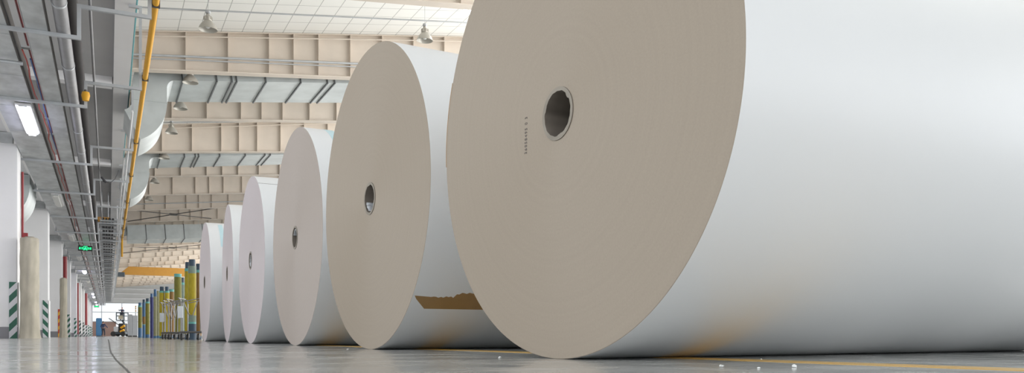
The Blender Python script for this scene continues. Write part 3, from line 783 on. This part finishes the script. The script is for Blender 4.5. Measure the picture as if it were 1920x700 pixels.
for v in (62.5, 74.5, 86.5, 104.5, 112.5, 122.5, 134.5): box('bracket', .50, .88, v, v + .12, 7.30, 7.38, M['steel'], t); box('drop_plate', .80, .88, v, v + .12, 6.55, 7.30, M['steel'], t)
t = thing('mezzanine_crane_beam', 'short yellow beam crossing under the mezzanine beyond the exit sign', 'beam', (0, 47, 0))
box('beam_web', -.7, .08, -.06, .06, 5.95, 6.15, M['crane'], t); box('beam_flange', -.7, .08, -.12, .12, 5.9, 5.95, M['crane'], t)
tube('drop_rod', [(-.3, 0, 6.15), (-.3, 0, 7.45)], .02, M['steel'], t); tube('drop_rod', [(0, 0, 6.15), (0, 0, 7.45)], .02, M['steel'], t)
# roof bracing rods in the bays
for (a, b, c, d, w, lab) in ((1.2, 56.44, 6.6, 62.16, 7.80, 'thin bracing rods crossing above the bright low duct'), (1.2, 80.44, 9.5, 86.16, 7.80, 'thin bracing rods crossing in front of a far beam')):
    t = thing('bracing_rods', lab, 'brace')
    tube('rod', [(a, b, w + .1 * a), (c, d, w + .1 * c)], .03, M['darksteel'], t, 6); tube('rod', [(c, b, w + .1 * c), (a, d, w + .1 * a)], .03, M['darksteel'], t, 6)
    bm = bmesh.new(); mx, my = (a + c) / 2, (b + d) / 2; add_box(bm, mx - .25, mx + .25, my - .2, my + .2, w + .1 * mx - .05, w + .1 * mx + .05); obj('node_plate', bm, M['darksteel'], t)

# ------------------------------------------------------------------ upright wrapped tubes
def tubeobj(pl, pr, top, bands, label, neck=True, H=None, rise=0., dz=0.):
    Z = (1.45 - CH + dz) * FPX / (HZ - top); xc = (pl + pr) / 2; r = (pr - pl) / 2 / FPX * Z
    x, y = on_floor(xc, Z); h = 1.45 + dz
    t = thing('printing_tube', label, 'tube', (x, y, 0), 0, 'upright wrapped tubes')
    z = h
    if neck:
        bm = bmesh.new(); add_lathe(bm, [(h - .14, r * .80), (h - .01, r * .80), (h, r * .74), (h, r * .55), (h - .1, r * .5)], 24); obj('end_cap', bm, M[neck if isinstance(neck, str) else 'navy'], t); z = h - .12
    tot = z
    zt = z
    for f, m in bands:
        zb = f * tot if f > 0 else 0.0
        bm = bmesh.new(); add_lathe(bm, [(zb, r), ((zb + zt) / 2, r * 1.004), (zt, r)], 28)
        obj('wrap_band', bm, m, t); zt = zb
    return t
def wrapm(name, c): 
    return mat(name, c, .5, var=.14, scale=26, stretch=(1, 1, .5), spec=.3)
my = wrapm('yellow_wrap', (.34, .27, .012)); mo = wrapm('olive_wrap', (.17, .16, .025)); mb = wrapm('brown_wrap', (.20, .11, .03))
mg = wrapm('grey_green_wrap', (.17, .22, .18)); mp = wrapm('pale_olive_wrap', (.24, .24, .14)); mpur = wrapm('indigo_wrap', (.03, .035, .13))
T, N, B = M['tealwrap'], M['navy'], M['blue']
tubeobj(353, 367.5, 487, [(.90, mg), (.33, my), (.24, mg), (.215, T), (0, N)], 'tallest bright yellow tube with navy cap, nearest to the last roll')
tubeobj(366.5, 378, 495, [(.96, T), (.05, mb), (0, N)], 'brown tube half hidden behind the last paper roll')
tubeobj(346.5, 357, 492, [(.96, T), (.08, my), (0, N)], 'olive yellow tube just behind the tallest tube')
tubeobj(336, 346.5, 521, [(.96, T), (.08, mg), (0, N)], 'grey green wrapped tube with navy cap beside the trolleys')
tubeobj(327, 340, 514, [(.95, T), (.08, mo), (0, N)], 'olive tube with teal rim behind the trolleys', neck=False)
tubeobj(317.5, 326, 543, [(.95, T), (.06, mb), (0, B)], 'orange brown tube beside the pair of yellow tubes', neck=False)
tubeobj(309, 317.5, 538, [(.96, T), (.05, my), (.03, T), (0, B)], 'right one of the pair of yellow capped tubes')
tubeobj(299, 308, 538, [(.96, T), (.05, my), (.03, T), (0, B)], 'left one of the pair of yellow capped tubes')
tubeobj(293, 299.5, 546, [(.05, mp), (0, B)], 'pale olive tube next to the left yellow tube', neck=False)
tubeobj(288, 294, 543, [(.93, B), (.05, mp), (0, B)], 'pale olive tube with blue cap between indigo tube and pale tube', neck='blue')
tubeobj(281.5, 287.5, 551, [(0, mpur)], 'dark indigo tube left of the pale tubes', neck='blue')
tubeobj(273, 280.5, 560, [(.95, T), (.09, mo), (0, B)], 'olive tube with blue foot left of the indigo tube')
tubeobj(267, 272.5, 562, [(.60, B), (.38, mb), (.36, T), (0, B)], 'blue tube with a brown middle band')
tubeobj(259, 266, 568, [(.95, T), (.30, mo), (0, B)], 'leftmost wrapped tube, olive with a blue foot', neck='blue')

# ------------------------------------------------------------------ trolleys
def cart(px, Z, label, rz=0, hgt=.82, plate=True):
    x, y = on_floor(px, Z)
    t = thing('trolley', label, 'trolley', (x, y, 0), rz, 'steel tube trolleys')
    bm = bmesh.new(); 
    add_tube(bm, [(-.16, -.28, .13), (.16, -.28, .13), (.16, .28, .13), (-.16, .28, .13), (-.16, -.28, .13)], .016, 8); add_box(bm, -.16, .16, -.28, .28, .125, .14)
    obj('base_frame', bm, M['darksteel'], t)
    for sx in (-1, 1):
        for sy in (-1, 1):
            bm = bmesh.new(); c = (sx * .13 - .02, sy * .24, .05)
            add_lathe(bm, [(-.015, .02), (-.015, .045), (-.01, .05), (.01, .05), (.015, .045), (.015, .02)], 20, 'x', c=c)
            w = obj('caster_wheel', bm, M['rubber'], t)
            bm = bmesh.new(); add_box(bm, c[0] - .025, c[0] - .018, c[1] - .02, c[1] + .02, .04, .125); add_box(bm, c[0] + .018, c[0] + .025, c[1] - .02, c[1] + .02, .04, .125); add_box(bm, c[0] - .025, c[0] + .025, c[1] - .02, c[1] + .02, .11, .125)
            obj('caster_fork', bm, M['chrome'], w)
    bm = bmesh.new()
    add_tube(bm, [(-.15, -.26, .13), (-.15, -.26, hgt - .1), (-.16, -.28, hgt - .04), (-.19, -.30, hgt - .02), (-.19, .30, hgt - .02), (-.16, .28, hgt - .04), (-.15, .26, hgt - .1), (-.15, .26, .13)], .010, 8); obj('push_handle', bm, M['chrome'], t, sharp=60)
    bm = bmesh.new()
    for sy in (-1, 1):
        bm.free() if sy < 0 else None; bm = bmesh.new()
        add_tube(bm, [(.15, sy * .26, .13), (.15, sy * .26, hgt), (.15, sy * .30, hgt + .03)], .010, 8)
        add_tube(bm, [(.15, sy * .26, hgt - .02), (-.15, sy * .26, hgt - .08)], .008, 8)
        obj('side_post', bm, M['chrome'], t, sharp=60)
    bm = bmesh.new(); add_tube(bm, [(-.12, -.25, hgt - .08), (-.04, -.22, .42), (.02, -.22, .40), (.10, -.25, hgt - .06)], .009, 8); obj('v_brace', bm, M['chrome'], t, sharp=60)
    if plate: box('side_plate', -.20, -.12, -.29, -.275, .36, .55, M['steel'], t)
    return t
cart(324, 17.6, 'steel tube trolley at the left of the nested group', -YAW * .6, .79)
cart(330, 16.9, 'steel tube trolley in the middle of the nested group', -YAW * .6, .80, False)
cart(337, 16.2, 'steel tube trolley at the front right of the nested group', -YAW * .6, .80, False)
cart(364, 13.6, 'separate steel trolley next to the last paper roll', -YAW * .6, .70)

# ------------------------------------------------------------------ far things
def far_box(name, pl, pr, top, Z, depth, m, label, cat, build=None):
    xc = (pl + pr) / 2; x, y = on_floor(xc, Z); w = (pr - pl) / FPX * Z / 2; h = (HZ - top) / FPX * Z + CH
    t = thing(name, label, cat, (x, y, 0)); return t, w, h, depth
t, w, h, d = far_box('pale_cabinet', 240, 248, 590, 60, .5, None, 'pale grey cabinet left of a pole near the farthest tubes', 'cabinet')
box('cabinet_body', -w, w, 0, .5, .08, h, M['paleboard'], t, .015); box('cabinet_door', -w + .02, -.01, -.02, -.002, .12, h - .04, M['paleboard'], t); box('cabinet_door', .01, w - .02, -.02, -.002, .12, h - .04, M['paleboard'], t); box('base', -w + .02, w - .02, .02, .45, 0, .08, M['darksteel'], t)
t, w, h, d = far_box('pale_cabinet', 248.5, 257.5, 592, 56, .5, None, 'pale grey cabinet right beside the farthest tubes', 'cabinet')
box('cabinet_body', -w, w, 0, .5, .08, h, M['paleboard'], t, .015); box('cabinet_door', -w + .02, w - .02, -.02, -.002, .12, h - .04, M['paleboard'], t); box('base', -w + .02, w - .02, .02, .45, 0, .08, M['darksteel'], t)
x, y = on_floor(254.5, 62); t = thing('marker_pole', 'thin pole with yellow bands beside the pale cabinets', 'pole', (x, y, 0))
bm = bmesh.new(); add_tube(bm, [(0, 0, 0), (0, 0, 2.35)], .04, 10); obj('pole', bm, M['white'], t)
for z in (1.9, 2.1, 2.25): bm = bmesh.new(); add_tube(bm, [(0, 0, z), (0, 0, z + .08)], .045, 10); obj('yellow_band', bm, M['yellow'], t)
bm = bmesh.new(); add_lathe(bm, [(0, .14), (.02, .14), (.03, .05)], 16); obj('foot', bm, M['darksteel'], t)
t, w, h, d = far_box('blue_cabinet', 180.5, 190.5, 597, 100, .6, None, 'tall blue cabinet at the far end of the aisle beside the person', 'cabinet')
bm = bmesh.new(); add_box(bm, -w, w, 0, .8, .06, h); bmesh.ops.bevel(bm, geom=list(bm.edges), offset=.06, segments=2, affect='EDGES'); obj('cabinet_body', bm, M['bluecab'], t)
box('door', -w + .05, w - .05, -.02, -.001, .15, h - .12, M['bluecab'], t); box('handle', w - .14, w - .11, -.05, -.02, 1.0, 1.25, M['steel'], t); box('base', -w + .05, w - .05, .05, .7, 0, .07, M['darksteel'], t)

# person built as one skinned body with clothes over it
def skin_mesh(name, nodes, edges, m, parent, root=0, sub=2):
    me = bpy.data.meshes.new(name); me.from_pydata([n[0] for n in nodes], edges, []); me.update(); me.materials.append(m)
    o = bpy.data.objects.new(name, me); col.objects.link(o); o.parent = parent
    sk = o.modifiers.new('skin', 'SKIN')
    if not me.skin_vertices: me.skin_vertices.new()
    for i, n in enumerate(nodes):
        r = n[1]; me.skin_vertices[0].data[i].radius = (r, r) if not isinstance(r, tuple) else r
        me.skin_vertices[0].data[i].use_root = (i == root)
    sk.use_smooth_shade = True
    s = o.modifiers.new('sub', 'SUBSURF'); s.levels = sub; s.render_levels = sub
    return o
def person(loc, rz, label, scale=1., arms='walk', jacket='jacket', cap=None):
    t = thing('person', label, 'person', loc, rz); t.scale = (scale,) * 3
    # joints: x right, y forward, z up
    arm = {'walk': [((-.22, .02, 1.40), .05), ((-.30, .04, 1.14), .042), ((-.27, .20, .93), .033), ((.22, -.02, 1.40), .05), ((.34, .06, 1.16), .042), ((.46, .22, 1.02), .033)],
           'up': [((-.22, .02, 1.40), .05), ((-.34, .16, 1.25), .042), ((-.22, .38, 1.20), .033), ((.22, .02, 1.40), .05), ((.36, .16, 1.30), .042), ((.30, .38, 1.42), .033)]}[arms]
    N = [((0, 0, .95), (.15, .11)), ((0, 0, 1.12), (.13, .10)), ((0, .01, 1.33), (.17, .11)), ((0, .0, 1.45), (.10, .08)), ((0, .01, 1.53), .052), ((0, .02, 1.62), (.075, .09)), ((0, .02, 1.72), (.06, .075))]
    a0 = len(N); N += arm
    l0 = len(N); N += [((-.10, 0, .88), .085), ((-.12, .05, .48), .058), ((-.12, -.04, .09), .04), ((-.13, .12, .035), .035), ((.10, 0, .88), .085), ((.12, .10, .49), .058), ((.13, .10, .09), .04), ((.14, .26, .035), .035)]
    E = [(0, 1), (1, 2), (2, 3), (3, 4), (4, 5), (5, 6), (3, a0), (a0, a0 + 1), (a0 + 1, a0 + 2), (3, a0 + 3), (a0 + 3, a0 + 4), (a0 + 4, a0 + 5),
         (0, l0), (l0, l0 + 1), (l0 + 1, l0 + 2), (l0 + 2, l0 + 3), (0, l0 + 4), (l0 + 4, l0 + 5), (l0 + 5, l0 + 6), (l0 + 6, l0 + 7)]
    # hands: palm, fingers, thumb as branches of the same body
    for wi in (a0 + 2, a0 + 5):
        w = Vector(N[wi][0]); e = Vector(N[wi - 1][0]); d = (w - e).normalized(); s = d.cross(Vector((0, 0, 1))).normalized()
        pi = len(N); N.append((tuple(w + d * .07), (.035, .018))); E.append((wi, pi))
        for f, ln in ((-.03, .065), (-.01, .075), (.01, .072), (.03, .06)):
            q = len(N); N.append((tuple(w + d * .10 + s * f), .009)); N.append((tuple(w + d * (.10 + ln) + s * f * 1.1 + Vector((0, 0, -.02))), .008)); E += [(pi, q), (q, q + 1)]
        q = len(N); N.append((tuple(w + d * .05 + s * .05), .011)); N.append((tuple(w + d * .10 + s * .07), .009)); E += [(pi, q), (q, q + 1)]
    skin_mesh('body', N, E, M['skin'], t, 0, 1)
    # face: nose and ears on the head
    bm = bmesh.new(); add_lathe(bm, [(0, .016), (.03, .006)], 8, 'y', c=(0, .095, 1.62)); add_box(bm, -.025, .025, .098, .106, 1.575, 1.582); obj('face', bm, M['skin'], t)
    g = .018
    J = [(N[0][0], (.17, .13)), (N[1][0], (.155, .12)), (N[2][0], (.19, .13)), (N[3][0], (.115, .095))] + [(p, r + g) for p, r in arm]
    je = [(0, 1), (1, 2), (2, 3), (3, 4), (4, 5), (5, 6), (3, 7), (7, 8), (8, 9)]
    skin_mesh('jacket', J, je, M[jacket], t)
    Tn = [((0, 0, .94), (.165, .125))] + [(N[l0 + i][0], N[l0 + i][1] + .018) for i in (0, 1, 2, 4, 5, 6)]
    skin_mesh('trousers', Tn, [(0, 1), (1, 2), (2, 3), (0, 4), (4, 5), (5, 6)], M['trouser'], t)
    for i in (l0 + 2, l0 + 6):
        a = Vector(N[i][0]); b = Vector(N[i + 1][0])
        skin_mesh('shoe', [((a.x, a.y - .04, .05), .048), ((a.x, a.y + .06, .045), .045), ((b.x, b.y + .01, .04), .038)], [(0, 1), (1, 2)], M['rubber'], t)
    bm = bmesh.new(); bmesh.ops.create_uvsphere(bm, u_segments=20, v_segments=12, radius=.1)
    for vt in list(bm.verts): vt.co = Vector((vt.co.x * .92, vt.co.y * 1.05 - .005, vt.co.z * 1.02 + 1.685))
    bmesh.ops.delete(bm, geom=[vt for vt in bm.verts if vt.co.z < 1.66 and vt.co.y > -.03], context='VERTS')
    for f in bm.faces: f.smooth = True
    obj('hair' if not cap else 'helmet', bm, M[cap or 'hair'], t)
    return t
x, y = on_floor(193.5, 92); person((x, y, 0), R(-30), 'person in navy work clothes walking away beside the blue cabinet', .96)

# articulated boom lift with operator
x, y = on_floor(227, 95); s = 95 / FPX
t = thing('boom_lift', 'dark articulated lift with yellow arms and raised basket at the far end', 'lift', (x, y, 0), -YAW)
def L(a): return (a - 227) * s
def Hh(b): return (HZ - b) * s + CH
bm = bmesh.new(); add_box(bm, L(213), L(237), -.5, .7, .25, Hh(623)); bmesh.ops.bevel(bm, geom=list(bm.edges), offset=.05, segments=2, affect='EDGES'); obj('chassis', bm, M['machgrey'], t)
for a in (216, 234):
    for dy in (-.45, .65):
        bm = bmesh.new(); add_lathe(bm, [(-.1, .1), (-.1, .26), (-.07, .29), (.07, .29), (.1, .26), (.1, .1)], 24, 'y', c=(L(a), dy, .29)); obj('wheel', bm, M['rubber'], t)
box('counterweight', L(216), L(224.5), -.4, .5, Hh(623), Hh(613), M['paleboard'], t, .04)
box('turret', L(224.5), L(236), -.35, .45, Hh(623.5), Hh(607), M['rubber'], t, .05)
for (a, b, c, dd) in ((229, 622.5, 236, 619), (230, 615.5, 237, 611)):
    bm = bmesh.new(); add_tube(bm, [(L(a), -.45, Hh(b)), (L(c), -.45, Hh(dd))], .13, 8); obj('boom_arm', bm, M['yellow'], t)
bm = bmesh.new(); add_tube(bm, [(L(236), -.3, Hh(611)), (L(234), -.3, Hh(605)), (L(231), -.2, Hh(601))], .12, 8); obj('jib', bm, M['machgrey'], t)
bk = box('basket_floor', L(221.5), L(237), -.5, .5, Hh(602), Hh(600.5), M['machgrey'], t)
box('basket_panel', L(226), L(234.5), -.53, -.50, Hh(599), Hh(592), M['machpanel'], t)
bm = bmesh.new()
for a in (222, 236.5):
    for dy in (-.48, .48): add_tube(bm, [(L(a), dy, Hh(601)), (L(a), dy, Hh(587))], .06, 6)
for b in (587, 593):
    for dy in (-.48, .48): add_tube(bm, [(L(222), dy, Hh(b)), (L(236.5), dy, Hh(b))], .06, 6)
    for a in (222, 236.5): add_tube(bm, [(L(a), -.48, Hh(b)), (L(a), .48, Hh(b))], .06, 6)
obj('basket_rail', bm, M['machgrey'], t)
x, y, z = t.location.x + L(229) * cA, t.location.y - L(229) * sA, Hh(600.5)
person((x, y, z), R(160), 'person in dark clothes and red helmet standing in the raised lift basket', .82, 'up', 'jacket', 'red')

# paper scraps on the floor
for k, (px, py, sz) in enumerate(((1353, 689, .006), (1427, 675, .004), (1423, 692, .004), (1489, 689.5, .006), (652, 656.5, .006), (937, 672, .005))):
    Z = CH * FPX / (py - HZ); x, y = on_floor(px, Z); rnd = random.Random(k)
    bm = bmesh.new(); bmesh.ops.create_icosphere(bm, subdivisions=1, radius=sz)
    for vt in bm.verts: vt.co = Vector((vt.co.x * rnd.uniform(.7, 1.3), vt.co.y * rnd.uniform(.7, 1.3), max(0, vt.co.z * .6 + sz * .45 + rnd.uniform(-.2, .2) * sz)))
    tag(obj('paper_scrap', bm, M['scrap'], None, (x, y, 0.0)), 'tiny white paper scrap on the floor, ' + ('largest left one in front of the nearest roll', 'closest to the nearest roll beside the yellow line', 'small middle one in front of the nearest roll', 'rightmost one in front of the nearest roll', 'below the second roll', 'between the second and first rolls')[k], 'scrap', 'paper scraps on the floor')
